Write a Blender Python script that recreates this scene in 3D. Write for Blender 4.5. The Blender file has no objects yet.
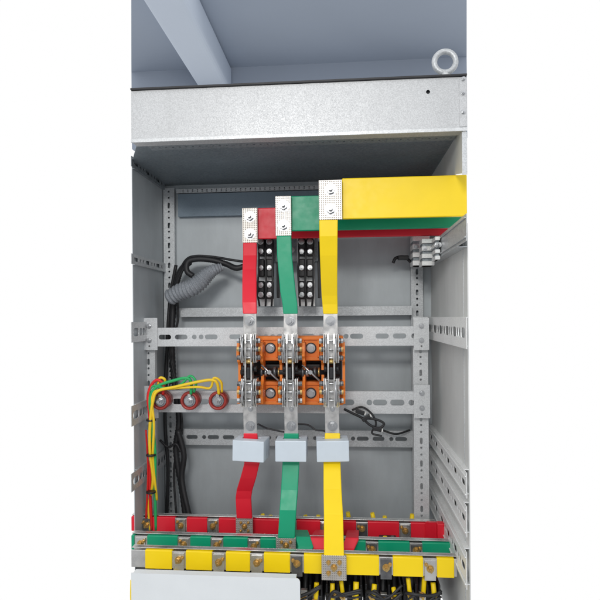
import bpy, bmesh, math, random
from mathutils import Vector, Matrix
random.seed(7)
S=bpy.context.scene
F=543.0; HOR=317.0
YAW=math.radians(4.7); ROLL=math.radians(0.45)
CAM=Vector((0,-1.62,1.45))
fw=Vector((-math.sin(YAW),math.cos(YAW),0)); r0=Vector((math.cos(YAW),math.sin(YAW),0)); u0=Vector((0,0,1))
rt=r0*math.cos(ROLL)-u0*math.sin(ROLL); up=u0*math.cos(ROLL)+r0*math.sin(ROLL)
def ray(px,py): return fw+rt*((px-300)/F)+up*((HOR-py)/F)
def W(px,py,Y):
    d=ray(px,py); return CAM+d*((Y-CAM.y)/d.y)
def WX(px,py,X):
    d=ray(px,py); return CAM+d*((X-CAM.x)/d.x)
def WZ(px,py,Z):
    d=ray(px,py); return CAM+d*((Z-CAM.z)/d.z)
def mpp(Y): return (Y-CAM.y)/F

# ---------------------------------------------------------------- materials
def mat(name,col,rough=0.5,metal=0.0,noise=0.0,nscale=20,bump=0.0,bscale=200,spangle=0.0,sscale=90,spec=0.5,dirt=0.0,rvar=0.0):
    m=bpy.data.materials.new(name); m.use_nodes=True
    nt=m.node_tree; N=nt.nodes; L=nt.links; b=N['Principled BSDF']
    b.inputs['Base Color'].default_value=(*col,1); b.inputs['Roughness'].default_value=rough
    b.inputs['Metallic'].default_value=metal; b.inputs['Specular IOR Level'].default_value=spec
    tc=N.new('ShaderNodeTexCoord')
    cur=None
    def mixv(prev,fac,amount):
        mp=N.new('ShaderNodeMapRange'); mp.inputs[1].default_value=0.25; mp.inputs[2].default_value=0.75
        mp.inputs[3].default_value=1-amount; mp.inputs[4].default_value=1+amount*0.8
        L.new(fac,mp.inputs[0])
        mx=N.new('ShaderNodeVectorMath'); mx.operation='SCALE'
        if prev is None: mx.inputs[0].default_value=col
        else: L.new(prev,mx.inputs[0])
        L.new(mp.outputs[0],mx.inputs['Scale']); return mx.outputs[0]
    if noise>0:
        n=N.new('ShaderNodeTexNoise'); n.inputs['Scale'].default_value=nscale; n.inputs['Detail'].default_value=6
        L.new(tc.outputs['Object'],n.inputs['Vector']); cur=mixv(cur,n.outputs[0],noise)
    if spangle>0:
        v=N.new('ShaderNodeTexVoronoi'); v.inputs['Scale'].default_value=sscale
        L.new(tc.outputs['Object'],v.inputs['Vector'])
        sp=N.new('ShaderNodeSeparateColor'); L.new(v.outputs['Color'],sp.inputs[0])
        cur=mixv(cur,sp.outputs[0],spangle)
        mr=N.new('ShaderNodeMapRange'); mr.inputs[3].default_value=max(rough-.1,.05); mr.inputs[4].default_value=rough+.12
        L.new(sp.outputs[1],mr.inputs[0]); L.new(mr.outputs[0],b.inputs['Roughness'])
    if dirt>0:
        n=N.new('ShaderNodeTexNoise'); n.inputs['Scale'].default_value=6; n.inputs['Detail'].default_value=8; n.inputs['Roughness'].default_value=.7
        mpg=N.new('ShaderNodeMapping'); mpg.inputs['Scale'].default_value=(1,1,.25)
        L.new(tc.outputs['Object'],mpg.inputs[0]); L.new(mpg.outputs[0],n.inputs['Vector']); cur=mixv(cur,n.outputs[0],dirt)
    if cur is not None: L.new(cur,b.inputs['Base Color'])
    if rvar>0:
        n=N.new('ShaderNodeTexNoise'); n.inputs['Scale'].default_value=35
        L.new(tc.outputs['Object'],n.inputs['Vector'])
        mr=N.new('ShaderNodeMapRange'); mr.inputs[1].default_value=.3; mr.inputs[2].default_value=.7
        mr.inputs[3].default_value=rough-rvar; mr.inputs[4].default_value=rough+rvar
        L.new(n.outputs[0],mr.inputs[0]); L.new(mr.outputs[0],b.inputs['Roughness'])
    if bump>0:
        n=N.new('ShaderNodeTexNoise'); n.inputs['Scale'].default_value=bscale; n.inputs['Detail'].default_value=3
        L.new(tc.outputs['Object'],n.inputs['Vector'])
        bp=N.new('ShaderNodeBump'); bp.inputs['Strength'].default_value=bump; bp.inputs['Distance'].default_value=0.002
        L.new(n.outputs[0],bp.inputs['Height']); L.new(bp.outputs[0],b.inputs['Normal'])
    return m
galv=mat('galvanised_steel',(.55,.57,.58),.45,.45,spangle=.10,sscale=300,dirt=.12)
galv_b=mat('galvanised_bright',(.63,.645,.65),.45,.4,spangle=.08,sscale=340,dirt=.08)
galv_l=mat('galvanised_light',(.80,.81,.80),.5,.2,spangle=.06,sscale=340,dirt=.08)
beamg=mat('galvanised_beam',(.535,.545,.55),.48,.35,spangle=.10,sscale=480,dirt=.09,noise=.05,nscale=420)
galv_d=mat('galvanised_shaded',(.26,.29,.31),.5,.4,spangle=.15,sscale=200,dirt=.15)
galv_blue=mat('steel_blue_grey',(.22,.28,.335),.5,.3,spangle=.04,sscale=400,dirt=.08)
panel=mat('panel_zinc_grey',(.49,.53,.55),.5,.2,noise=.05,nscale=9,dirt=.14,bump=.05,bscale=60)
panel_r=mat('side_zinc_grey',(.66,.67,.655),.55,.1,noise=.05,nscale=9,dirt=.12)
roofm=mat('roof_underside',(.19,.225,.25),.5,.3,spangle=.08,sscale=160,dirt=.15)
red=mat('red_sleeve',(.80,.014,.035),.42,noise=.03,nscale=14,bump=.15,bscale=30,rvar=.05)
green=mat('green_sleeve',(.0,.33,.165),.42,noise=.03,nscale=14,bump=.15,bscale=30,rvar=.05)
yellow=mat('yellow_sleeve',(.97,.69,.0),.42,noise=.03,nscale=14,bump=.15,bscale=30,rvar=.05)
tin=mat('tinned_copper',(.68,.67,.65),.30,.85,noise=.15,nscale=30,rvar=.12)
steel=mat('bolt_steel',(.50,.51,.52),.3,.9,noise=.12,nscale=60)
brass=mat('passivated_brass',(.62,.42,.16),.35,.85,noise=.25,nscale=60)
black=mat('black_plastic',(.012,.012,.014),.45,noise=.3,nscale=40)
rubber=mat('black_cable',(.018,.018,.020),.5)
dark=mat('dark_recess',(.03,.033,.037),.7)
dsteel=mat('dark_steel_terminal',(.16,.16,.165),.4,.7,noise=.3,nscale=60)
orange=mat('orange_moulding',(.92,.245,.03),.45,noise=.12,nscale=25,bump=.15,bscale=120,dirt=.12)
boxm=mat('pale_blue_grey_plastic',(.60,.67,.73),.45,noise=.03,nscale=30)
whitem=mat('white_powder_coat',(.74,.77,.78),.4,noise=.03,nscale=12,bump=.1,bscale=500)
brown=mat('red_resin',(.36,.04,.03),.35,noise=.25,nscale=50)
greyhose=mat('grey_braided_sleeve',(.27,.29,.315),.7,noise=.35,nscale=220,bump=.8,bscale=350)
wred=mat('red_wire',(.7,.015,.015),.4); wgreen=mat('green_wire',(.02,.40,.12),.4); wyel=mat('yellow_wire',(.88,.60,.02),.4)
ceilm=mat('ceiling_paint',(.36,.41,.49),.9,noise=.04,nscale=2)
beamm=mat('beam_paint',(.60,.665,.76),.9,noise=.03,nscale=2)
wallm=mat('wall_paint',(.33,.375,.45),.9,noise=.04,nscale=2)
labelm=mat('label_paper',(.75,.75,.72),.6)
def punched():
    m=mat('punched_tin',(.57,.535,.49),.38,.6,noise=.18,nscale=24)
    nt=m.node_tree;N=nt.nodes;L=nt.links;b=N['Principled BSDF']
    tc=N.new('ShaderNodeTexCoord'); sc=N.new('ShaderNodeVectorMath'); sc.operation='SCALE'; sc.inputs['Scale'].default_value=150
    L.new(tc.outputs['Object'],sc.inputs[0])
    fr=N.new('ShaderNodeVectorMath'); fr.operation='FRACTION'; L.new(sc.outputs[0],fr.inputs[0])
    sb=N.new('ShaderNodeVectorMath'); sb.operation='SUBTRACT'; sb.inputs[1].default_value=(.5,.5,.5); L.new(fr.outputs[0],sb.inputs[0])
    ml=N.new('ShaderNodeVectorMath'); ml.operation='MULTIPLY'; ml.inputs[1].default_value=(1,0,1); L.new(sb.outputs[0],ml.inputs[0])
    ln=N.new('ShaderNodeVectorMath'); ln.operation='LENGTH'; L.new(ml.outputs[0],ln.inputs[0])
    mr=N.new('ShaderNodeMapRange'); mr.inputs[1].default_value=.15; mr.inputs[2].default_value=.34; mr.inputs[3].default_value=.5; mr.inputs[4].default_value=1
    L.new(ln.outputs['Value'],mr.inputs[0])
    old=b.inputs['Base Color'].links[0].from_socket
    mx=N.new('ShaderNodeVectorMath'); mx.operation='SCALE'; L.new(old,mx.inputs[0]); L.new(mr.outputs[0],mx.inputs['Scale'])
    L.new(mx.outputs[0],b.inputs['Base Color'])
    bp=N.new('ShaderNodeBump'); bp.inputs['Distance'].default_value=.001; L.new(mr.outputs[0],bp.inputs['Height']); L.new(bp.outputs[0],b.inputs['Normal'])
    return m
punch=punched()

# ---------------------------------------------------------------- mesh builder
COL=S.collection
def thing(name,label,cat,loc,group=None):
    e=bpy.data.objects.new(name,None); e.empty_display_size=.05; e.location=loc
    COL.objects.link(e); e['label']=label; e['category']=cat
    if group: e['group']=group
    return e
def attach(o,parent):
    if parent is not None:
        o.parent=parent
        if parent.type=='EMPTY' and parent.parent is None:
            o.matrix_parent_inverse=Matrix.Translation(-parent.location)
        else:
            o.matrix_parent_inverse=Matrix.Identity(4)
class MB:
    def __init__(s): s.bm=bmesh.new(); s.m=[]
    def mi(s,m):
        if m not in s.m: s.m.append(m)
        return s.m.index(m)
    def add(s,tb,m,M=None,smooth=False):
        i=s.mi(m)
        if M is not None: tb.transform(M)
        for f in tb.faces: f.material_index=i; f.smooth=smooth
        me=bpy.data.meshes.new('t'); tb.to_mesh(me); tb.free(); s.bm.from_mesh(me); bpy.data.meshes.remove(me)
        return s
    def box(s,x0,x1,y0,y1,z0,z1,m,bev=0.0,M=None,seg=2):
        tb=bmesh.new(); bmesh.ops.create_cube(tb,size=1)
        for v in tb.verts: v.co=Vector(((x0+x1)/2+v.co.x*abs(x1-x0),(y0+y1)/2+v.co.y*abs(y1-y0),(z0+z1)/2+v.co.z*abs(z1-z0)))
        if bev>0: bmesh.ops.bevel(tb,geom=tb.edges[:],offset=bev,segments=seg,affect='EDGES',profile=.5)
        return s.add(tb,m,M)
    def cyl(s,c,ax,r,h,m,seg=20,r2=None,smooth=True):
        tb=bmesh.new(); bmesh.ops.create_cone(tb,cap_ends=True,segments=seg,radius1=r,radius2=r if r2 is None else r2,depth=h)
        q=Vector((0,0,1)).rotation_difference(Vector(ax).normalized()).to_matrix().to_4x4()
        i=s.mi(m); tb.transform(Matrix.Translation(c)@q)
        for f in tb.faces: f.material_index=i; f.smooth=smooth and len(f.verts)==4
        me=bpy.data.meshes.new('t'); tb.to_mesh(me); tb.free(); s.bm.from_mesh(me); bpy.data.meshes.remove(me); return s
    def torus(s,c,R,rx,ry,m,n=36,k2=10,M=None):
        tb=bmesh.new(); rings=[]
        for k in range(n):
            a=2*math.pi*k/n; d=Vector((math.sin(a),0,-math.cos(a)))
            rings.append([tb.verts.new(Vector(c)+d*(R+rx*math.cos(q))+Vector((0,ry*math.sin(q),0))) for q in [2*math.pi*j/k2 for j in range(k2)]])
        for k in range(n):
            for j in range(k2): tb.faces.new((rings[k][j],rings[k][(j+1)%k2],rings[(k+1)%n][(j+1)%k2],rings[(k+1)%n][j]))
        return s.add(tb,m,M,True)
    def poly(s,pts,m,thick=None):
        tb=bmesh.new(); vs=[tb.verts.new(p) for p in pts]; f=tb.faces.new(vs)
        if thick is not None:
            r=bmesh.ops.extrude_face_region(tb,geom=[f])
            for v in r['geom']:
                if isinstance(v,bmesh.types.BMVert): v.co+=Vector(thick)
            bmesh.ops.recalc_face_normals(tb,faces=tb.faces[:])
        return s.add(tb,m)
    def plate(s,outline,holes,t,M,m):
        cu=bpy.data.curves.new('c','CURVE'); cu.dimensions='2D'; cu.fill_mode='BOTH'; cu.extrude=t/2
        def spl(pts):
            sp=cu.splines.new('POLY'); sp.points.add(len(pts)-1)
            for i,p in enumerate(pts): sp.points[i].co=(p[0],p[1],0,1)
            sp.use_cyclic_u=True
        spl(outline)
        for h in holes:
            x,y,l,r=h
            pts=[]
            if l>=0:
                for k in range(7): a=-math.pi/2+math.pi*k/6; pts.append((x+l/2+r*math.cos(a),y+r*math.sin(a)))
                for k in range(7): a=math.pi/2+math.pi*k/6; pts.append((x-l/2+r*math.cos(a),y+r*math.sin(a)))
            else:
                l=-l
                for k in range(7): a=math.pi*k/6; pts.append((x+r*math.cos(a),y+l/2+r*math.sin(a)))
                for k in range(7): a=math.pi+math.pi*k/6; pts.append((x+r*math.cos(a),y-l/2+r*math.sin(a)))
            spl(pts)
        o=bpy.data.objects.new('c',cu); COL.objects.link(o)
        dg=bpy.context.evaluated_depsgraph_get(); me=bpy.data.meshes.new_from_object(o.evaluated_get(dg))
        bpy.data.objects.remove(o); bpy.data.curves.remove(cu)
        tb=bmesh.new(); tb.from_mesh(me); bpy.data.meshes.remove(me)
        bmesh.ops.remove_doubles(tb,verts=tb.verts[:],dist=1e-5)
        return s.add(tb,m,M)
    def tube(s,pts,r,m,seg=10,sub=8,rfun=None):
        P=[Vector(p) for p in pts]; C=[]
        Q=[P[0]*2-P[1]]+P+[P[-1]*2-P[-2]]
        for i in range(1,len(Q)-2):
            for k in range(sub):
                t=k/sub; a,b,c,d=Q[i-1],Q[i],Q[i+1],Q[i+2]
                C.append(.5*((2*b)+(c-a)*t+(2*a-5*b+4*c-d)*t*t+(3*b-a-3*c+d)*t**3))
        C.append(P[-1])
        tb=bmesh.new(); rings=[]; T=(C[1]-C[0]).normalized()
        n=T.orthogonal().normalized()
        for i,c in enumerate(C):
            T2=(C[min(i+1,len(C)-1)]-C[max(i-1,0)]).normalized()
            n=(T.rotation_difference(T2)@n); n=(n-T2*n.dot(T2)).normalized(); T=T2; b=T.cross(n)
            rr=r if rfun is None else rfun(i/(len(C)-1),i)*r
            rings.append([tb.verts.new(c+(n*math.cos(2*math.pi*k/seg)+b*math.sin(2*math.pi*k/seg))*rr) for k in range(seg)])
        for i in range(len(rings)-1):
            for k in range(seg): tb.faces.new((rings[i][k],rings[i][(k+1)%seg],rings[i+1][(k+1)%seg],rings[i+1][k]))
        tb.faces.new(rings[0][::-1]); tb.faces.new(rings[-1])
        return s.add(tb,m,None,True)
    def ribbon(s,pts,t,m,bev=.0012):
        P=[(W(a,b,Y),w*mpp(Y)) for a,b,Y,w in pts]
        tb=bmesh.new(); rings=[]
        for i,(c,w) in enumerate(P):
            d=P[min(i+1,len(P)-1)][0]-P[max(i-1,0)][0]; d.x=0; d.normalize()
            n=Vector((0,-d.z,d.y))*(t/2)
            x=Vector((w/2,0,0))
            rings.append([tb.verts.new(c+a) for a in (-x-n,x-n,x+n,-x+n)])
        for i in range(len(rings)-1):
            for k in range(4): tb.faces.new((rings[i][k],rings[i][(k+1)%4],rings[i+1][(k+1)%4],rings[i+1][k]))
        tb.faces.new(rings[0][::-1]); tb.faces.new(rings[-1])
        bmesh.ops.recalc_face_normals(tb,faces=tb.faces[:])
        e=[e for e in tb.edges if len(e.link_faces)==2 and e.calc_face_angle(0)>.8]
        bmesh.ops.bevel(tb,geom=e,offset=bev,segments=2,affect='EDGES',profile=.5)
        return s.add(tb,m)
    def done(s,name,parent=None,label=None):
        me=bpy.data.meshes.new(name); bmesh.ops.recalc_face_normals(s.bm,faces=s.bm.faces[:])
        s.bm.to_mesh(me); s.bm.free()
        for m in s.m: me.materials.append(m)
        o=bpy.data.objects.new(name,me); COL.objects.link(o); attach(o,parent)
        if label: o['label']=label
        return o
_b={}
def bolt(parent,p,r,m=steel,name='bolt',axis='-Y',long=1.0):
    key=(round(r,4),m.name,round(long,1))
    if key not in _b:
        b=MB(); 
        b.cyl((0,-.0008,0),(0,1,0),r*1.2,.0016,m,24)
        b.cyl((0,-.0028,0),(0,1,0),r*.92,.0022,m,20)
        b.cyl((0,-.0039-r*.35,0),(0,1,0),r*.85,r*.7,m,6,smooth=False)
        b.cyl((0,-.0039-r*.7-r*.3*long,0),(0,1,0),r*.42,r*.6*long,m,14)
        b.cyl((0,-.0039-r*.7-r*.6*long-.0008,0),(0,1,0),r*.42,.0016,m,14,r2=r*.3)
        o=b.done(name); _b[key]=o.data; COL.objects.unlink(o); bpy.data.objects.remove(o)
    o=bpy.data.objects.new(name,_b[key]); o.location=p
    rot=random.uniform(0,1)
    if axis=='-Y': o.rotation_euler=(0,rot,0)
    elif axis=='-X': o.rotation_euler=(0,0,-math.pi/2)
    COL.objects.link(o); attach(o,parent); return o

def MXZ(x,y,z): return Matrix(((1,0,0,x),(0,0,-1,y),(0,1,0,z),(0,0,0,1)))
def MYZ(x,y,z): return Matrix(((0,0,1,x),(1,0,0,y),(0,1,0,z),(0,0,0,1)))
def rect(w,h): return [(0,0),(w,0),(w,h),(0,h)]

# ---------------------------------------------------------------- room
zc=CAM.z+1.6
Yw=WZ(330,63,zc).y
b=MB(); a=[WZ(131.3,-20,zc),WZ(466.7,-20,zc)]
L1=W(131.3,60,Yw); R1=W(466.7,60,Yw)
b.poly([a[0],a[1],Vector((R1.x,Yw,zc)),Vector((L1.x,Yw,zc))],ceilm,(0,0,.05)); o=b.done('ceiling'); o['kind']='structure'
b=MB(); b.poly([Vector((L1.x,Yw,zc+.05)),Vector((R1.x,Yw,zc+.05)),Vector((R1.x,Yw,zc-.5)),Vector((L1.x,Yw,zc-.5))],wallm,(0,.05,0)); o=b.done('room_wall'); o['kind']='structure'
def cbeam(pa,pb,py,depth,m,label):
    z=zc-depth
    A=WZ(pa,py,z); B=WZ(pb,py,z)
    b=MB(); b.box(A.x,B.x,A.y-.02,Yw-.003,z,zc-.003,m,.03,seg=4)
    o=b.done('ceiling_beam'); o['label']=label; o['category']='beam'
cbeam(137,181,-6,.18,beamm,'painted pale blue concrete beam under the ceiling')

# ---------------------------------------------------------------- cabinet
XL=W(165,250,.6).x; XR=W(431,300,.6).x; YB=.6
YLF=WX(131,300,XL).y+.02
ZT=W(300,136,0).z
ZB=.42
XF0=W(131.3,110,0).x; XF1=W(466.7,100,0).x
cab=thing('switchgear_cabinet','open galvanised steel electrical cabinet frame with slotted rails','cabinet',(0,.3,ZB))
zroof=ZT+.012
ztop=W(300,84,0).z
b=MB()
w=XF1-XF0; h=ztop-ZT
hx=W(428,92,0)
b.plate(rect(w,h),[(hx.x-XF0,hx.z-ZT,0,.006)],.002,MXZ(XF0,0,ZT),beamg)
b.box(XF0,XF1,.0012,.045,ZT-.0,ZT+.002,beamg)
b.box(XF0,XF1,-.006,-.0015,ZT-.004,ZT+.007,galv_b,.001)
b.box(XF0,XF1,.0012,.045,ztop-.002,ztop,galv)
b.box(hx.x-.02,hx.x+.02,.01,.012,hx.z-.02,hx.z+.02,dark)
b.done('front_beam',cab,'bright galvanised front top beam with a drilled hole')
b=MB(); A=W(459.5,100,-.003); b.box(A.x,XF1,-.0035,-.0012,ZT+.009,ztop-.003,beamg,.0008); b.done('end_plate',cab)
for px,py in((463.2,79),(463.2,93),(463.2,112)): bolt(cab,W(px,py,-.0037),.0055,name='rivet',long=.2)
b=MB()
yl=YLF
b.poly([Vector((XF0,.003,ztop+.002)),Vector((XF1,.003,ztop+.002)),Vector((XF1,YB,ztop+.002)),Vector((XL,YB,ztop+.002)),Vector((XL,yl,ztop+.002))],galv_d,(0,0,.006))
b.box(XF0,XF1,-.008,.0025,ztop+.001,ztop+.007,rubber,.001)
b.done('roof',cab,'thin roof plate with black rubber seal')
b=MB()
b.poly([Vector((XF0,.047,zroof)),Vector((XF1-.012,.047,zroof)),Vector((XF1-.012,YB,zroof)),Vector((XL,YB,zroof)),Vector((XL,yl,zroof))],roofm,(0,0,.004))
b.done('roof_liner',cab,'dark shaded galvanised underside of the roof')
b=MB()
n=44; ww=XF1-XF0-.05
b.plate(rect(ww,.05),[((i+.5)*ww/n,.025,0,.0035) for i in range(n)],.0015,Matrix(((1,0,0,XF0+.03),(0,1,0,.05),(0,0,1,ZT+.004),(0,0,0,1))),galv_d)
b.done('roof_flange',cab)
b=MB(); b.box(XL-.02,XR+.004,YB,YB+.012,ZB,zroof+.03,panel); b.done('back_panel',cab)
b=MB(); b.box(XL-.002,XL,yl,YB,ZB,zroof+.003,panel); b.done('side_panel',cab)
YR0=-.05
ybar=W(400,177,.12).z; zo1=ybar+.004
zo0=W(467,240,.3).z
b=MB(); T=(.003,0,0)
b.poly([Vector((XR,0.002,ybar-.024)),Vector((XR,.108,zo1-.004)),Vector((XR,.40,zo1)),Vector((XR,.40,zo0)),Vector((XR,YB,zo0)),Vector((XR,YB,zroof-.001)),Vector((XR,0.002,zroof-.001))],panel_r,T)
b.done('side_panel',cab,'grey side sheet above the busbar opening')
b=MB()
b.poly([Vector((XR,YR0,ZB)),Vector((XR,YB,ZB)),Vector((XR,YB,zo0-.0005)),Vector((XR,YR0,zo0-.0005))],panel_r,T)
b.done('side_panel',cab)
b=MB(); b.box(XR-.001,XF1,-.001,.0015,ybar-.028,ZT-.005,galv,.0005); b.done('corner_flange',cab)
xe=W(466.7,400,-.0).x
b=MB(); b.box(XR-.0015,xe,-.001,.0015,ZB,zo0+.012,galv,.0005); b.done('corner_flange',cab)

def rail(parent,pxa,pxb,pya,pyb,Y,m,pattern,t=.002,flange=.025,name='mounting_rail',label=None,r=None):
    mid=(pxa+pxb)/2; A=W(pxa,(pya+pyb)/2,Y); B=W(pxb,(pya+pyb)/2,Y)
    z1=W(mid,pya,Y).z; z0=W(mid,pyb,Y).z; w=B.x-A.x; h=z1-z0; holes=[]
    if r is None: r=h*.13
    x=.03; i=0
    while pattern and x<w-.03:
        k=pattern[i%len(pattern)]
        if k=='s': holes.append((x+.012,h/2,.03,r)); x+=.062
        elif k=='o': holes.append((x,h/2,0,r)); x+=.026
        elif k=='d': holes+= [(x,h*.3,0,r*.6),(x,h*.7,0,r*.6)]; x+=.02
        else: x+=.03
        i+=1
    b=MB(); b.plate(rect(w,h),holes,t,MXZ(A.x,Y,z0),m)
    if flange:
        b.box(A.x,B.x,Y+t/2,Y+flange,z1-t,z1,m); b.box(A.x,B.x,Y+t/2,Y+flange,z0,z0+t,m)
    return b.done(name,parent,label)
def post(parent,pxa,pxb,pya,pyb,Y,m,flange=.02,side=1,label=None,r=.0042,pitch=.025):
    py=(pya+pyb)/2; A=W(pxa,py,Y); B=W(pxb,py,Y); mid=(pxa+pxb)/2
    z1=W(mid,pya,Y).z; z0=W(mid,pyb,Y).z; w=B.x-A.x; h=z1-z0
    holes=[]; z=.015;i=0
    while z<h-.015:
        if i%3==2: holes.append((w/2,z,-.014,r*1.15)); z+=pitch*1.3
        else: holes.append((w/2,z,0,r)); z+=pitch
        i+=1
    b=MB(); b.plate(rect(w,h),holes,.002,MXZ(A.x,Y,z0),m)
    b.box(A.x,A.x+.002,Y+.001,Y+flange,z0,z1,m); b.box(B.x-.002,B.x,Y+.001,Y+flange,z0,z1,m)
    return b.done('frame_post',parent,label)
def siderail(parent,X,ya,yb,pxr,py1,py0,m,depth=.02,side=-1,pat=True,name='side_rail',r=.2,ribs=False,runout=False):
    P1=WX(pxr,py1,X); P0=WX(pxr,py0,X); z1=P1.z; z0=P0.z; h=z1-z0
    xp=X+side*depth; yfl=ya
    if runout: ya=WX(466.7 if side<0 else 131.3,(py1+py0)/2,xp).y
    w=yb-ya
    holes=[]; x=.03; i=0
    while pat and x<w-.03:
        if i%3==0: holes.append((x+.012,h/2,.026,h*r)); x+=.058
        else: holes.append((x,h/2,0,h*r)); x+=.028
        i+=1
    b=MB()
    b.plate(rect(w,h),holes,.002,MYZ(xp,ya,z0),m)
    b.box(min(X,xp-side*.001),max(X,xp-side*.001),max(yfl,ya),yb,z1-.002,z1,m); b.box(min(X,xp-side*.001),max(X,xp-side*.001),max(yfl,ya),yb,z0,z0+.002,m)
    if ribs:
        for q in (.14,.86): b.box(xp-.005,xp-.0012,ya+.001,yb-.01,z0+h*q-.002,z0+h*q+.002,m,.001)
    return b.done(name,parent)
post(cab,165,176,188,640,.575,galv)
post(cab,412,424,186,640,.575,galv)
rail(cab,176,412,186,190,.57,galv,['d'],r=.004)
rail(cab,178,412,191,214,.575,galv_blue,None,label='blue grey steel cross rail')
rail(cab,178,412,307,316,.54,galv,None,flange=.03)
rail(cab,154,428,327,346,.36,galv_b,['s','s','o','o','s','_'],label='bright slotted galvanised rail')
rail(cab,152,428,391,413,.36,galv_b,['s','s','o','s','_','o'],label='bright slotted galvanised rail')
rail(cab,182,413,430,446,.54,galv,['s','o','s'],flange=.02)
post(cab,143,156,318,640,.385,galv_b,side=-1)
post(cab,414,429,317,640,.385,galv_b,side=1)
for (pa,pb,pt,pbm) in ((141,157,318,350),(414,429,318,350),(414,430,385,418),(143,158,386,418)):
    b=MB(); A=W(pa,pbm,.353); B=W(pb,pt,.353); w=B.x-A.x;h=B.z-A.z
    b.plate([(0,0),(w,0),(w,h),(0,h)],[(w*.5,h*.12,0,.0035)],.0025,MXZ(A.x,.356,A.z),galv_b); br_=b.done('corner_bracket',cab)
    for q in(.3,.75):
        bolt(br_,Vector((A.x+w*.5,.3545,A.z+h*q)),.008,steel,long=.6)
siderail(cab,XR,YR0,.59,467,222,247,galv,.03,-1,False,name='busbar_support_rail',ribs=True,runout=True)
siderail(cab,XR,YR0,.59,466,317,346,galv_l,.03,-1,r=.17,runout=True)
siderail(cab,XR,YR0,.59,466,466,490,galv_l,.014,-1,r=.12,ribs=True,runout=True)
siderail(cab,XR,YR0,.59,466,498,527,galv_l,.014,-1,r=.10,ribs=True,runout=True)
siderail(cab,XR,YR0,.59,466,542,577,galv_l,.014,-1,r=.10,ribs=True,runout=True)
siderail(cab,XL,yl,.575,134,255,265,galv,.010,1,runout=True)
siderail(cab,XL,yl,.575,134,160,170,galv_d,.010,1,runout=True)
siderail(cab,XL,yl,.385,134,322,342,galv_b,.010,1,runout=True)
siderail(cab,XL,yl,.385,134,404,424,galv_b,.010,1,runout=True)
siderail(cab,XL,yl,.58,134,470,488,galv,.010,1,runout=True)
c=W(445,62,.03); R=10.3*mpp(.03); rr=2.7*mpp(.03)
eb=MB(); eb.torus(c,R,rr,rr,galv,32,12)
zt=ztop+.008
eb.cyl((c.x,c.y,(zt+c.z-R)/2),(0,0,1),rr*1.3,max(c.z-R-zt,.006),galv_b); eb.cyl((c.x,c.y,zt+.003),(0,0,1),rr*3,.006,galv_b)
eb.done('eye_bolt',cab,'forged steel lifting eye bolt on roof corner')

# ---------------------------------------------------------------- upper horizontal busbars
def hbar(label,pxs,pxe,pref,pt,pb,Y,m,core):
    z1=W(pref,pt,Y).z; z0=W(pref,pb,Y).z; py=(pt+pb)/2
    A=W(pxs,py,Y).x; B=W(pxe,py,Y).x; C=W(core,py,Y).x
    e=thing('horizontal_busbar',label,'busbar',(A,Y,z0),'horizontal insulated busbars')
    b=MB(); b.box(A,B,Y-.006,Y+.008,z0,z1,m,.003); b.done('sleeve',e)
    b=MB(); b.box(C,A+.01,Y-.004,Y+.005,z0+.004,z1-.004,punch,.001); b.done('bare_end',e)
    return e
hbar('wide yellow sleeved busbar fixed across the cabinet',342,466.7,400,177,218,.12,yellow,319)
hbar('wide green sleeved busbar behind the yellow bar',291,466.7,305,196,231,.22,green,276)
hbar('wide red sleeved busbar behind the green bar',258,455,268,208,239,.32,red,243)
for Y,pa,pt,pb,x1 in((.44,412,236,268,XR-.036),(.33,421,239,268,XR-.036),(.22,434,237,262,XR-.036)):
    A=W(pa,pt,Y); Bz=W(pa,pb,Y).z
    e=thing('busbar_insulator','ribbed silver busbar support bracket bolted to the side rail','insulator',(A.x,Y,Bz),'busbar support brackets')
    h=A.z-Bz
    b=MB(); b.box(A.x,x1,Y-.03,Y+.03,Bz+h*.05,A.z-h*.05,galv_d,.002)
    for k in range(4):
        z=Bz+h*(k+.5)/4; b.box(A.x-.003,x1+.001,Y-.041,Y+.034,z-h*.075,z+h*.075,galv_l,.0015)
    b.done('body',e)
    for q in(.18,.82): bolt(e,Vector((A.x+(x1-A.x)*q,Y-.0415,Bz+h*.62)),.007,steel)

# ---------------------------------------------------------------- vertical strips
def strip_up(label,m,lug,body,endp):
    px,pt,pb,w,Y=lug
    e=thing('vertical_busbar',label,'busbar',W(body[-1][0],body[-1][1],body[-1][2]),'vertical insulated busbars')
    b=MB(); A=W(px-w/2,(pt+pb)/2,Y); B=W(px+w/2,(pt+pb)/2,Y); z1=W(px,pt,Y).z; z0=W(px,pb,Y).z
    b.box(A.x,B.x,Y-.004,Y+.004,z0,z1,punch,.0015); b.done('lug',e)
    for q in (.25,.74):
        c=W(px,pt+(pb-pt)*q,Y-.0042); bolt(e,c,.0165,long=1.4)
    b=MB(); b.ribbon(body,.011,m,.003); b.done('sleeve',e)
    b=MB(); b.ribbon(endp,.006,tin,.001); b.done('terminal',e)
    c=W(endp[0][0],endp[0][1]+9,endp[0][2]-.003); bolt(e,c,.0145)
    return e
strip_up('red sleeved strip bolted above the disconnect switch',red,(250,208,243,15.5,.30),
  [(250,243,.300,14),(250,256,.290,14),(249.5,270,.268,14.2),(249.5,285,.24,14.5),(249.5,303,.205,14.5),(250,314,.20,14)],[(250,312,.2,13),(250,326,.2,13.5),(250,342,.2,13.5)])
strip_up('green sleeved strip bolted above the disconnect switch',green,(283.5,196,236,16,.20),
  [(284,236,.20,15),(284.5,255,.20,15),(286.2,273,.20,15.2),(288,292,.2,15.5),(290,304,.2,15),(290.5,314,.2,14.5)],[(290.5,312,.2,13.5),(290.5,326,.2,14),(290.5,342,.2,14)])
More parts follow.
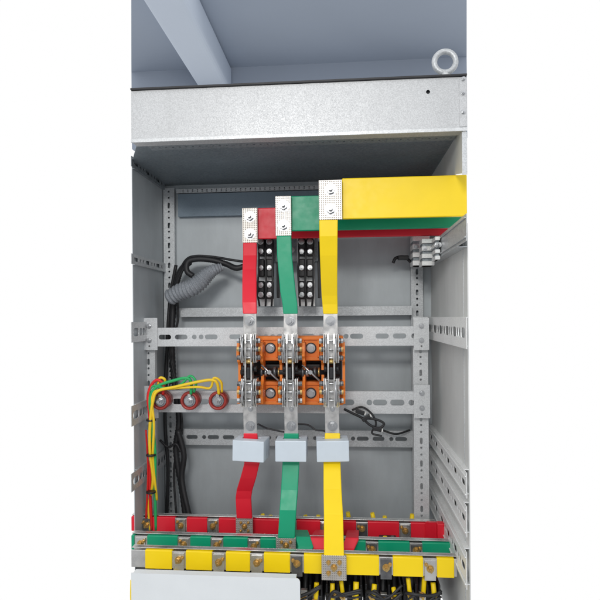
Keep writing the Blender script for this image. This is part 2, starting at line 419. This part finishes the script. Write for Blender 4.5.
strip_up('yellow sleeved strip bolted above the disconnect switch',yellow,(330.5,180,220,23.5,.10),
  [(328.5,220,.10,18.5),(328.5,236,.104,18),(328.7,255,.125,17.5),(329,275,.155,16.6),(329.5,295,.187,15.8),(330,304,.197,15.2),(330.5,314,.2,14.5)],[(330.5,312,.2,14),(330.5,326,.2,14.5),(330.5,342,.2,14.5)])

# ---------------------------------------------------------------- disconnect switch
PX=(250,290.7,331.5)
sw=thing('disconnect_switch','three pole knife switch with orange moulded bases','switch',W(290,405,.3))
b=MB(); A=W(241,0,.30).x; B=W(339,0,.30).x
b.box(A,B,.335,.357,W(290,402,.3).z,W(290,340,.3).z,dark,.003); b.done('back_plate',sw)
for (pt,pb) in((336,361),(381,405)):
    A=W(238.5,0,.28).x; B=W(340.5,0,.28).x; z1=W(290,pt,.28).z; z0=W(290,pb,.28).z
    b=MB(); b.box(A,B,.28,.333,z0,z1,orange,.005)
    b.box(A+.004,B-.004,.272,.2795,z1-.014,z1-.002,orange,.002); b.box(A+.004,B-.004,.272,.2795,z0+.002,z0+.014,orange,.002)
    for px in(270,311):
        c=W(px,(pt+pb)/2,.28)
        for s in(-1,1): b.box(c.x+s*.026-.003,c.x+s*.026+.003,.262,.2795,z0+.0145,z1-.0145,orange,.0015)
    b.done('base',sw,'orange moulded base block')
for x in PX:
    for s in(-1,1):
        A=W(x+s*(9.4 if (x>330 and s>0) else 11.2),0,.27); z1=W(x,342,.27).z; z0=W(x,401,.27).z
        b=MB(); h=z1-z0
        b.plate([(0.01,0),(.075,.0),(.075,h),(.01,h),(0,h-.03),(0,h*.78),(.014,h*.74),(.014,h*.69),(.03,h*.63),(.03,h*.37),(.014,h*.31),(.014,h*.26),(0,h*.22),(0,.03)],[(.045,h*.2,0,.007),(.045,h*.8,0,.007)],.009,MYZ(A.x,.20,z0),orange); b.done('partition',sw,'orange moulded pole partition')
for px in(270.5,311):
    for py in (348,393):
        p=W(px,py,.279); b=MB(); b.cyl((p.x,.2775,p.z),(0,1,0),.019,.004,dark,24); b.cyl((p.x,.268,p.z),(0,1,0),.011,.014,steel,6,smooth=False); b.cyl((p.x,.274,p.z),(0,1,0),.015,.003,steel,20)
        b.done('fixing_screw',sw)
        for s in(-1,1):
            b=MB(); b.cyl((p.x+s*.034,.262,p.z+.02*s),(0,1,0),.006,.010,brass,10); b.done('brass_pin',sw)
p0=W(241,372,.24); p1=W(340,372,.24)
b=MB(); b.cyl(((p0.x+p1.x)/2,.24,p0.z),(1,0,0),.013,p1.x-p0.x,black,24)
for px,rr_,l,mm in((262,.017,.008,dsteel),(266,.015,.010,steel),(275,.0185,.010,dsteel),(279,.015,.006,brass),(303,.018,.008,dsteel),(307,.015,.012,steel),(315,.0185,.010,dsteel),(319,.015,.006,brass)):
    c=W(px,372,.24); b.cyl((c.x,.24,p0.z),(1,0,0),rr_,l,mm,24)
b.done('operating_shaft',sw,'black shaft with steel collars')
for px in(270.5,311):
    c=W(px,372,.24)
    b=MB(); b.tube([(c.x-.03,.225,p0.z+.026),(c.x-.012,.215,p0.z+.012),(c.x+.010,.215,p0.z-.008),(c.x+.03,.225,p0.z-.028)],.0035,steel,8,6); b.cyl((c.x,.214,p0.z+.002),(0,1,0),.008,.012,steel,6,smooth=False)
    b.box(c.x-.03,c.x+.03,.285,.334,p0.z-.022,p0.z+.022,black,.003); b.done('linkage',sw)
for i,x in enumerate(PX):
    zt=W(x,334,.2).z; zb=W(x,406,.2).z; xc=W(x,370,.2).x
    pole=MB(); 
    pole.box(xc-.020,xc+.020,.205,.262,zt-.06,zt-.045,tin,.001)
    pole.box(xc-.020,xc+.020,.205,.262,zb+.045,zb+.06,tin,.001)
    pole.box(xc-.022,xc+.022,.196,.204,zt-.09,zt-.0,tin,.001)
    pole.box(xc-.022,xc+.022,.196,.204,zb+.0,zb+.09,tin,.001)
    for sx in(-1,1):
        for (za,zb_) in((zt-.095,zt-.0),(zb+.0,zb+.095)):
            h=zb_-za
            o_=[(0.012,0),(.06,0),(.066,h*.3),(.066,h*.7),(.06,h),(0.012,h),(0,h*.8),(0,h*.62),(.008,h*.55),(.008,h*.45),(0,h*.38),(0,h*.2)]
            pole.plate(o_,[],.0035,MYZ(xc+sx*.0185,.160,za),tin)
            pole.plate([(a-.004,c_) for a,c_ in o_],[],.003,MYZ(xc+sx*.0245,.168,za),tin)
    for sx in(-1,1):
        pole.plate([(0,.0),(.03,0),(.036,.02),(.036,zt-zb-.02),(.03,zt-zb),(0,zt-zb),(-.006,zt-zb-.03),(-.006,.03)],[],.005,MYZ(xc+sx*.010,.172,zb),tin)
    po=pole.done('switch_pole',sw,'silver knife contacts with clamping bolts')
    for j,zz in enumerate((zt-.022,zt-.05,zt-.078,zb+.022,zb+.05,zb+.078)):
        q=MB(); q.cyl((xc,.178,zz),(1,0,0),.0045,.080,steel,12)
        for sx in(-1,1):
            q.cyl((xc+sx*.036,.178,zz),(1,0,0),.0085,.007,(steel,brass,dsteel)[j%3],6,smooth=False)
            for k in range(3): q.torus((0,0,0),.0082,.0012,.0012,dsteel if k%2 else steel,16,6,Matrix.Translation((xc+sx*(.0268+k*.0026),.178,zz))@Matrix.Rotation(math.pi/2+.12,4,'Z'))
        q.done('clamp_bolt',po)
    q=MB()
    zm=(zt+zb)/2
    q.box(xc-.006,xc+.006,.165,.26,zm-.026,zm+.012,black,.003); q.cyl((xc,.178,zm+.03),(1,0,0),.008,.03,brass,14)
    for sx in(-1,1):
        for zc2,dz in((zt,-1),(zb,1)):
            q.tube([(xc+sx*.015,.155,zc2+dz*.01),(xc+sx*.016,.142,zc2+dz*.035),(xc+sx*.015,.142,zc2+dz*.065),(xc+sx*.013,.158,zc2+dz*.09)],.003,steel,8,5)
        q.cyl((xc+sx*.020,.19,zm+.005),(1,0,0),.011,.010,black,16)
    q.done('drive_link',po)

# ---------------------------------------------------------------- lower strips + covers
def strip_dn(label,m,top,body,lug):
    e=thing('lower_busbar',label,'busbar',W(lug[0],lug[2],lug[4]),'lower insulated busbars')
    b=MB(); b.ribbon(top,.006,tin,.001); b.done('terminal',e)
    c=W(top[-1][0],426,top[-1][2]-.003); bolt(e,c,.0145)
    c=W(top[-1][0],409,top[-1][2]-.003); bolt(e,c,.007,long=.5)
    b=MB(); b.ribbon(body,.011,m,.003); b.done('sleeve',e)
    px,pt,pb,w,Y=lug
    b=MB(); A=W(px-w/2,(pt+pb)/2,Y); B=W(px+w/2,(pt+pb)/2,Y); z1=W(px,pt,Y).z; z0=W(px,pb,Y).z
    b.box(A.x,B.x,Y-.004,Y+.004,z0,z1,punch,.0015); b.done('lug',e)
    for sx,sz in((-.22,.3),(.22,.3),(-.22,.72),(.22,.72)):
        c=W(px+w*sx,pt+(pb-pt)*sz,Y-.0042); bolt(e,c,.0048*(w/20),brass,long=2)
    c=W(px,(pt+pb)/2,Y-.0042); bolt(e,c,.0085,brass,long=2)
strip_dn('red sleeved strip with dog leg bend below switch',red,[(250,398,.2,13),(250,415,.2,13.5),(250.5,438,.2,13.5)],
  [(250.5,433,.2,14),(251,448,.2,15),(252,463,.205,15.5),(248.5,477,.235,16),(244.5,490,.268,16),(243.5,498,.278,15.8),(244.5,518,.29,16)],(244.5,517,536,17,.292))
strip_dn('green sleeved strip below the switch',green,[(291,398,.2,13),(291,415,.2,13.5),(291.5,438,.2,13.5)],
  [(291.5,433,.2,14.5),(291,448,.2,16),(291,463,.2,17),(289.5,490,.175,17),(288,510,.15,17),(286.5,538,.143,17)],(286,537,554,20,.143))
strip_dn('yellow sleeved strip below the switch',yellow,[(332,398,.2,13.5),(332,415,.2,14),(332.5,438,.2,14)],
  [(332.5,433,.2,15),(332,448,.19,16),(332,463,.18,17),(332.5,490,.12,18),(333.5,515,.06,19),(334,556,.036,20)],(334,555,580,25,.034))
for i,(px,pw) in enumerate(((248.5,32),(290.5,31),(332.5,32.5))):
    Yf=.150; Yb=.215
    A=W(px-pw/2,450,Yf); B=W(px+pw/2,450,Yf); z1=W(px,441,Yf).z; z0=W(px,462,Yf).z
    e=thing('terminal_cover','pale blue grey plastic box clipped around the sleeved strip','cover',((A.x+B.x)/2,.18,z0),'pale plastic covers around the strips')
    b=MB()
    tilt=Matrix.Translation(((A.x+B.x)/2,.18,z0))@Matrix.Rotation(math.radians((-5,1,4)[i]),4,'Z')@Matrix.Rotation(math.radians((1.2,0,-.8)[i]),4,'Y')@Matrix.Translation((-(A.x+B.x)/2,-.18,-z0))
    b.box(A.x,B.x,Yf,Yf+.036,z0,z1,boxm,.0025,tilt); b.box(A.x,B.x,Yf+.060,Yb+.025,z0,z1,boxm,.0025,tilt)
    b.box(A.x+.0005,A.x+.022,Yf+.0362,Yf+.0598,z0+.0005,z1-.0005,boxm,.0005,tilt); b.box(B.x-.022,B.x-.0005,Yf+.0362,Yf+.0598,z0+.0005,z1-.0005,boxm,.0005,tilt)
    b.done('shell',e)

# ---------------------------------------------------------------- bottom busbars
def bbar(label,pxs,pxe,pyc,hpx,Y,m,sl,bl):
    c=W(300,pyc,Y); h=hpx*mpp(Y); z0=c.z-h/2; z1=c.z+h/2
    A=W(pxs,pyc,Y).x; B=W(pxe,pyc,Y).x
    e=thing('distribution_busbar',label,'busbar',(A,Y,z0),'bottom distribution busbars')
    b=MB(); b.box(A,B,Y,Y+.006,z0,z1,tin,.001); b.done('bar',e)
    b=MB(); b.box(A,B,Y+.024,Y+.027,z0-.006,z1+.007,tin,.001); b.box(A,B,Y+.006,Y+.0238,z1+.0045,z1+.007,tin,.0008); b.done('support_strip',e,'shiny edge strip along the bar')
    for s0,s1 in sl:
        a=W(s0,pyc,Y).x; d=W(s1,pyc,Y).x
        b=MB(); b.box(a+.001,d-.001,Y-.003,Y+.0215,z0-.0025,z1+.0025,m,.0022); b.done('sleeve',e)
    for q in bl:
        p=W(q,pyc,Y)
        bolt(e,Vector((p.x,Y-.0045,(z0+z1)/2+random.uniform(-.003,.003))),.0095,brass,long=1.6)
        bolt(e,Vector((p.x+random.choice((-.012,.012)),Y-.0045,(z0+z1)/2+random.uniform(.006,.012))),.005,brass,long=1.6)
        b=MB(); b.box(p.x-.017,p.x+.017,Y-.0045,Y-.0005,z0-.012,z1-.004,tin if random.random()<.6 else dsteel,.001); b.done('tap_plate',e)
    return e,z0,z1
def seg(pxs,pxe,bolts,g):
    out=[];x=pxs
    for q in bolts:
        if q-g>x+3: out.append((x,q-g))
        x=q+g
    if pxe-x>3: out.append((x,pxe))
    return out
by=[179,219,257,297,334,386,430]; bg=[141,184,217,254,286,332,372,416,]; br=[147,181,213,244,291,326,362,405]
ey,_,_=bbar('yellow sleeved bottom busbar with brass bolts',131.3,457,563.5,17.5,.05,yellow,seg(145,454.5,by,6.5),[q for q in by if q!=334])
eg,gz0,gz1=bbar('green sleeved bottom busbar with brass bolts',131.3,455,547,14,.16,green,seg(131.3,452,bg,6),[q for q in bg if q!=286])
er,rz0,rz1=bbar('red sleeved bottom busbar with brass bolts',131.3,436,527.5,13.5,.33,red,seg(131.3,430,br,5.5),[q for q in br if q!=244])
P=W(425,527,.325); Q=W(436,530,.285)
b=MB(); b.poly([Vector((P.x,.318,rz0-.006)),Vector((Q.x,.275,rz0-.010)),Vector((Q.x,.275,rz1+.024)),Vector((P.x,.318,rz1+.010))],red,(.008,.012,0))
Q2=W(450,530,.27); b.box(Q.x+.001,Q2.x,.262,.29,rz0-.012,rz1+.026,red,.003); b.done('angled_end',er,'red sleeved blunt end block angled forward')
b=MB(); b.ribbon([(325,531,.295,19),(320,539,.15,21),(314,549,.13,21),(308,557,.105,20)],.009,red,.0025); b.done('branch_strip',er,'red sleeved branch slanting down')
b=MB(); b.ribbon([(301,531,.25,14),(303,538,.15,15),(306,547,.125,15),(303,557,.10,14)],.009,green,.0025); b.done('branch_strip',eg,'green sleeved branch slanting down')
b=MB(); b.ribbon([(353,531,.295,12),(352,539,.15,13),(348,549,.13,13),(344,557,.105,13)],.009,red,.0025); b.done('branch_strip',er,'red sleeved branch slanting down')

# breakers row under the bars
for i,px in enumerate([153,190,228,266,305,344,383,421]):
    p=W(px,590,.12); hw=.058
    e=thing('circuit_breaker','black moulded case circuit breaker with brass terminals','circuit breaker',(p.x,.2,.46),'circuit breakers under the busbars')
    zt=W(px,586,.10).z
    b=MB(); b.box(p.x-hw,p.x+hw,.10,.42,.44,zt-.03,black,.004)
    for k in(-1,0,1,2): b.box(p.x+(k-.5)*.036-.003,p.x+(k-.5)*.036+.003,.10,.40,zt-.0305,zt+.004,black,.001)
    b.done('housing',e)
    for k,Yk in enumerate((.335,.165,.06)):
        xx=p.x-.036+k*.036; j=random.uniform(-.008,.008); z_=W(300,(527,547,563)[k],Yk).z
        b=MB(); b.tube([(xx,Yk+.045,z_),(xx+j,Yk+.05,(z_+zt)/2),(xx-j,.14+.03*k,zt+.02),(xx,.13,zt-.05)],.0095,rubber,10,5); b.done('connection_lead',e)
        if k!=1 or i%2:
            jj=random.uniform(-.009,.009); top=random.uniform(.0,.04)+(.03 if i<4 else 0)
            b=MB(); b.tube([(xx+jj,.030 if i<4 else .088,zt+top),(xx+jj*.5,.034 if i<4 else .084+random.uniform(-.01,.01),zt-.012),(xx,.06 if i<4 else .09,zt-.04)],random.uniform(.0065,.009),yellow,12,5,); b.done('lead_sleeve',e)
    for k in(-1,0,1):
        bolt(e,Vector((p.x+k*.036+random.uniform(-.004,.004),.082,zt-.03+random.uniform(-.012,.012))),.0085,brass,long=1.5)
        b=MB(); b.box(p.x+k*.036-.010,p.x+k*.036+.010,.083,.0975,zt-.07,zt-.012+random.uniform(-.01,.01),dsteel if k else tin,.001); b.done('terminal',e)
    if i>=3:
        for r_ in range(3):
            u=[random.uniform(-.02,.02) for _ in range(6)]
            b=MB(); b.tube([(p.x-.055,.07+u[0]*.5,zt-.02+u[0]),(p.x-.03,.055,zt-.01+u[1]),(p.x+.01+u[2],.06,zt-.024+u[3]),(p.x+.055,.07,zt-.0+u[4])],.003+.001*r_,rubber,8,6); b.done('control_wire',e)
for i,px in enumerate([150,168,184,208,231,264,272,306,317,348,375,384,412]):
    p=W(px+random.uniform(-2,2),518.5+random.uniform(-1.5,2),.40); 
    e=thing('cable_boot','yellow insulating boot on a black cable behind busbars','cable',p,'cable boots behind the red busbar')
    hh=random.uniform(.02,.045); lean=random.uniform(-.35,.35)
    b=MB(); b.cyl((p.x,.40,p.z),(lean,0,1),.0095,hh,yellow,14,r2=.0075); b.done('boot',e)
    b=MB(); b.tube([(p.x,.40,p.z-.02),(p.x+.006,.41,p.z-.09),(p.x,.42,p.z-.2)],.012,rubber,10,5); b.done('cable',e)
b=MB(); A=W(190,535,.45); B=W(418,535,.45)
e=thing('cable_tray','dark steel tray behind the lower busbars','tray',(0,.48,.6))
b.box(A.x,B.x,.45,.56,A.z-.22,A.z-.005,black,.004); b.box(A.x,B.x,.43,.449,A.z-.05,A.z-.01,galv_d,.002); b.done('body',e)
for px in(160,200,238,275,312,350,388):
    p=W(px+random.uniform(-3,3),541,.25)
    b=MB(); b.box(p.x-.03,p.x+.03,.23,.29,p.z-.08,p.z+.006,black,.004); b.cyl((p.x-.012,.24,p.z+.01),(0,0,1),.007,.018,yellow,12); b.cyl((p.x+.014,.25,p.z+.01),(0,0,1),.006,.014,dsteel,12)
    o=b.done('terminal_shroud'); o['label']='black plastic shroud between the busbar rows'; o['category']='terminal shroud'; o['group']='shrouds between the busbars'

# white cover in front
A=W(131.3,574,-.05); B=W(300,574,-.05); z1=W(215,575.5,-.05).z
cov=thing('cover_panel','white powder coated cover plate with rounded corner','panel',(A.x,-.05,.5))
w=B.x-A.x; h=z1-.42; out=[(0,0),(w,0)]; R=.012
for k in range(7): a=math.pi/2*k/6; out.append((w-R+R*math.cos(a),h-R+R*math.sin(a)))
out.append((0,h))
b=MB(); b.plate(out,[],.003,MXZ(A.x,-.05,.42),whitem)
b.box(A.x+.004,B.x-R,-.048,-.022,z1-.0035,z1-.0015,whitem); b.done('plate',cov)

# ---------------------------------------------------------------- resin insulators
for i,px in enumerate((162,191,219)):
    c=W(px,400,.33); r=9.6*mpp(.33)
    e=thing('post_insulator','round red resin insulator with steel centre bolt on rail','insulator',c,'red resin insulators on the rail')
    b=MB()
    b.cyl((c.x,.336,c.z),(0,1,0),r*.95,.042,brown,32)
    b.torus((c.x,.314,c.z),r*.82,r*.18,r*.28,brown); b.cyl((c.x,.3135,c.z),(0,1,0),r*.62,.003,greyhose,24); b.done('body',e)
    b=MB(); b.box(c.x-.006,c.x+.006,.306,.309,c.z-.006,c.z+.03,tin,.001); b.done('ring_lug',e)
    bolt(e,Vector((c.x,.306,c.z)),.013,steel)
def cable(name,label,pts,r,m,cat='cable',group=None,rf=None,sub=8,seg=10):
    P=[W(*p) for p in pts]
    e=MB().tube(P,r,m,seg,sub,rf).done(name); e['label']=label; e['category']=cat
    if group: e['group']=group
    return e
cable('wire','red wire looping down beside the frame post',[(163,394,.30),(163,384,.285),(157,380,.28),(151,386,.28),(148,398,.28),(150,420,.29),(151,450,.3),(150,490,.32),(152,530,.33)],.0055,wred)
cable('wire','green wire arching over to the resin insulator',[(191,394,.30),(191,382,.285),(186,378,.28),(172,381,.28),(158,386,.28),(151,396,.28),(152,420,.285),(155,452,.3),(155,490,.32),(156,530,.33)],.0055,wgreen)
cable('wire','green wire hooked over the frame post',[(194,392,.30),(196,382,.28),(190,376,.28),(180,385,.28),(165,388,.28),(153,386,.28),(149,395,.28),(151,420,.285),(153,452,.3)],.0045,wgreen)
cable('wire','yellow wire arching over to the resin insulator',[(219,394,.30),(217,383,.285),(211,380,.28),(197,382,.275),(175,387,.275),(158,391,.275),(153,401,.275),(150,425,.28),(150,452,.29),(153,480,.31),(149,505,.33),(150,530,.33)],.0055,wyel)
cable('wire','yellow wire running down beside the post',[(222,392,.3),(221,382,.285),(214,378,.28),(210,388,.29),(196,387,.28),(160,390,.28),(152,397,.28),(154,425,.28),(153,460,.3),(157,500,.32)],.0045,wyel)
cable('wire','short yellow wire loop beside the insulator',[(158,386,.29),(160,378,.285),(165,380,.29),(163,388,.30)],.005,wyel)
cable('wire','thin red wire beside the post',[(146,430,.30),(148,470,.31),(146,520,.33)],.0035,wred)
for q in(420,455,492):
    p=W(151,q,.29); b=MB(); b.cyl(p,(0,0,1),.017,.006,black,16); o=b.done('cable_tie'); o['label']='black cable tie around coloured wires'; o['category']='cable tie'
corr=lambda f,i:1.0+.16*(i%2)
cable('cable_harness','black corrugated conduit looping behind the busbars',[(245,266,.46),(236,268,.46),(226,264,.47),(212,260,.47),(197,259,.47),(188,262,.47),(187,271,.47),(193,276,.47)],.0105,rubber,rf=corr,sub=16)
cable('cable_harness','black cable looping behind the busbars',[(246,262,.47),(232,260,.47),(214,257,.48),(196,256,.48),(186,260,.49),(178,274,.52)],.005,rubber)
cable('cable_harness','black cable running down beside a slotted post',[(190,262,.5),(180,272,.52),(174,300,.54),(172,340,.54),(174,380,.54),(179,420,.53),(176,450,.53),(182,490,.52),(188,535,.5)],.011,rubber,rf=corr,sub=20)
cable('cable_harness','black cable running down beside a slotted post',[(176,265,.55),(170,300,.56),(167,350,.56),(165,420,.55),(168,470,.55),(166,535,.55)],.007,rubber)
cable('cable_harness','thin black cable beside a slotted post',[(186,264,.5),(177,285,.51),(178,320,.52),(170,350,.53),(178,392,.53),(182,430,.52),(174,470,.53),(178,535,.5)],.0045,rubber)
cable('cable_harness','black cable crossing beside the frame post',[(178,430,.5),(184,455,.5),(182,480,.5),(190,520,.48)],.011,rubber)
cable('cable_harness','thin black wire across the side panel',[(160,440,.5),(168,447,.5),(176,444,.5),(181,452,.5)],.005,rubber)
def hose(f,i):
    return (.50+.58*math.sin(min(1,f*1.1)*math.pi*.66))*(1+.09*math.cos(i*2*math.pi/7))
cable('braided_sleeve','pale grey ribbed sleeve bent over the frame post',[(222,267,.45),(214,270,.44),(207,275,.44),(200,282,.44),(191,288,.44),(180,292,.45),(169,298,.46)],.030,greyhose,sub=24,seg=24,rf=hose)
cable('wire_bundle','black wires with connectors along the slotted rail',[(344,409,.33),(352,413,.33),(362,418,.33),(370,425,.33),(379,428,.33),(384,424,.33),(378,420,.33),(366,418,.33)],.0045,rubber)
cable('wire_bundle','black wires with connectors along the slotted rail',[(352,410,.34),(362,407,.34),(372,414,.34),(376,424,.335),(372,433,.335),(382,436,.33)],.0035,rubber)
cable('wire_bundle','thin black wire hanging beside the pale covers',[(298,424,.2),(308,425,.22),(316,430,.22),(324,431,.21),(328,434,.2)],.003,rubber)
cable('wire_bundle','thin black wire hanging beside the pale covers',[(258,424,.2),(266,428,.22),(274,430,.22),(284,432,.21)],.003,rubber)
cable('wire_bundle','thin black wire along a slotted rail',[(382,430,.5),(396,434,.5),(410,430,.52)],.004,rubber)
for px,py,rr_ in((377,429,.2),(366,418,-.5),(360,412,.3)):
    p=W(px,py,.325); b=MB(); M=Matrix.Translation(p)@Matrix.Rotation(rr_,4,'Y')
    b.box(-.016,.016,-.008,.008,-.007,.007,black,.002,M); b.box(.0165,.021,-.006,.006,-.005,.005,labelm,.001,M); o=b.done('wire_connector'); o['label']='small black plug connector on thin wires'; o['category']='connector'
cable('wire_bundle','black sensor wire beside the slotted post',[(411,262,.5),(404,257,.5),(396,258,.5),(393,263,.5)],.006,rubber)
p=W(403,258,.49); b=MB(); b.box(p.x-.02,p.x+.02,.47,.50,p.z-.008,p.z+.008,black,.003); o=b.done('wire_connector'); o['label']='small black plug connector on thin wires'; o['category']='connector'

# rear terminal assemblies
for i,(xa,xb) in enumerate(((257,274),(297,315))):
    Y=.45
    A=W(xa,236,Y); B=W(xb,306,Y)
    e=thing('terminal_block','pale steel plate carrying black fuse holders and bolts','terminal block',((A.x+B.x)/2,Y,B.z),'fuse holder plates behind the busbars')
    b=MB(); b.plate(rect(B.x-A.x,A.z-B.z),[((B.x-A.x)/2,.012,0,.004)],.003,MXZ(A.x,Y,B.z),galv_l); b.done('mounting_plate',e)
    for k,py in enumerate((247,268,290)):
        for s in(-4.2,4.2):
            c=W((xa+xb)/2+s,py,Y-.03); b=MB()
            b.box(c.x-.013,c.x+.013,Y-.04,Y-.002,c.z-.034,c.z+.034,black,.004); b.done('fuse_holder',e)
            for dz in((-.018,.018) if k!=1 else (0,)):
                b=MB(); b.cyl((c.x,Y-.0415,c.z+dz),(0,1,0),.0115,.003,steel,24); b.torus((c.x,Y-.044,c.z+dz),.009,.0028,.0028,steel,20,8); b.done('washer',e); bolt(e,Vector((c.x,Y-.043,c.z+dz)),.009,steel)
    for s in(-7.5,0,7.5):
        x0=(xa+xb)/2+s; R_=lambda:random.uniform(-.8,.8)
        q=MB(); q.tube([W(x0,240,Y-.02),W(x0+R_(),254,Y-.05),W(x0+R_(),272,Y-.052),W(x0+R_(),290,Y-.05),W(x0*.8+.2*(xa+xb)/2,306,Y-.02)],.0038,rubber,8,7); q.done('wire',e)
b=MB(); e=thing('busbar_support','dark moulded support block behind the busbars','support',W(290,262,.5))
b.box(W(262,240,.48).x,W(318,240,.48).x,.478,.53,W(290,262,.48).z,W(290,238,.48).z,galv_d,.004)
b.done('body',e)
for px in(280,286,292):
    bolt(e,W(px,250,.4775),.009,steel)
for px in(278,284,319):
    c=W(px,270,.5); b=MB(); b.box(c.x-.005,c.x+.005,.49,.51,c.z-.11,c.z+.11,black,.002); b.done('spacer',e)

# ---------------------------------------------------------------- world, added light, camera
wd=bpy.data.worlds.new('World'); S.world=wd; wd.use_nodes=True
nt=wd.node_tree;N=nt.nodes;L=nt.links; bg_=N['Background']
tc=N.new('ShaderNodeTexCoord'); sp=N.new('ShaderNodeSeparateXYZ'); L.new(tc.outputs['Generated'],sp.inputs[0])
mr=N.new('ShaderNodeMapRange'); mr.inputs[1].default_value=.0; mr.inputs[2].default_value=.35; L.new(sp.outputs['Y'],mr.inputs[0])
ns=N.new('ShaderNodeTexNoise'); ns.inputs['Scale'].default_value=2.2; ns.inputs['Detail'].default_value=2; L.new(tc.outputs['Generated'],ns.inputs['Vector'])
cr=N.new('ShaderNodeMapRange'); cr.inputs[1].default_value=.4; cr.inputs[2].default_value=.6; cr.inputs[3].default_value=.45; cr.inputs[4].default_value=1.3; L.new(ns.outputs[0],cr.inputs[0])
zr=N.new('ShaderNodeMapRange'); zr.inputs[1].default_value=-.5; zr.inputs[2].default_value=.5; zr.inputs[3].default_value=.62; zr.inputs[4].default_value=1.1; L.new(sp.outputs['Z'],zr.inputs[0])
mu=N.new('ShaderNodeMath'); mu.operation='MULTIPLY'; L.new(cr.outputs[0],mu.inputs[0]); L.new(zr.outputs[0],mu.inputs[1])
cc=N.new('ShaderNodeCombineColor'); 
for i,k in enumerate((.97,.99,1.03)):
    q=N.new('ShaderNodeMath'); q.operation='MULTIPLY'; q.inputs[1].default_value=k; L.new(mu.outputs[0],q.inputs[0]); L.new(q.outputs[0],cc.inputs[i])
mx=N.new('ShaderNodeMix'); mx.data_type='RGBA'; L.new(mr.outputs[0],mx.inputs['Factor']); L.new(cc.outputs[0],mx.inputs[6]); mx.inputs[7].default_value=(1,1,1,1)
L.new(mx.outputs[2],bg_.inputs['Color']); bg_.inputs['Strength'].default_value=1.0
la=bpy.data.lights.new('added_area_light','AREA'); la.shape='RECTANGLE'; la.size=.8; la.size_y=.35; la.energy=30; la.color=(1,.98,.95)  # unseen area light added behind the camera for glints and shading
lo=bpy.data.objects.new('added_area_light',la); COL.objects.link(lo); lo.location=(-.4,-2.6,2.5)
lo.rotation_euler=(Vector((-.1,.2,1.3))-lo.location).to_track_quat('-Z','Y').to_euler()
cd=bpy.data.cameras.new('Camera'); co=bpy.data.objects.new('Camera',cd); COL.objects.link(co)
cd.sensor_width=36; cd.lens=36*F/600; cd.shift_y=(HOR-300)/600; cd.clip_start=.01; cd.clip_end=200
co.matrix_world=Matrix((( rt.x,up.x,-fw.x,CAM.x),(rt.y,up.y,-fw.y,CAM.y),(rt.z,up.z,-fw.z,CAM.z),(0,0,0,1)))
S.camera=co
S.view_settings.view_transform='Standard'; S.view_settings.look='None'; S.view_settings.exposure=0
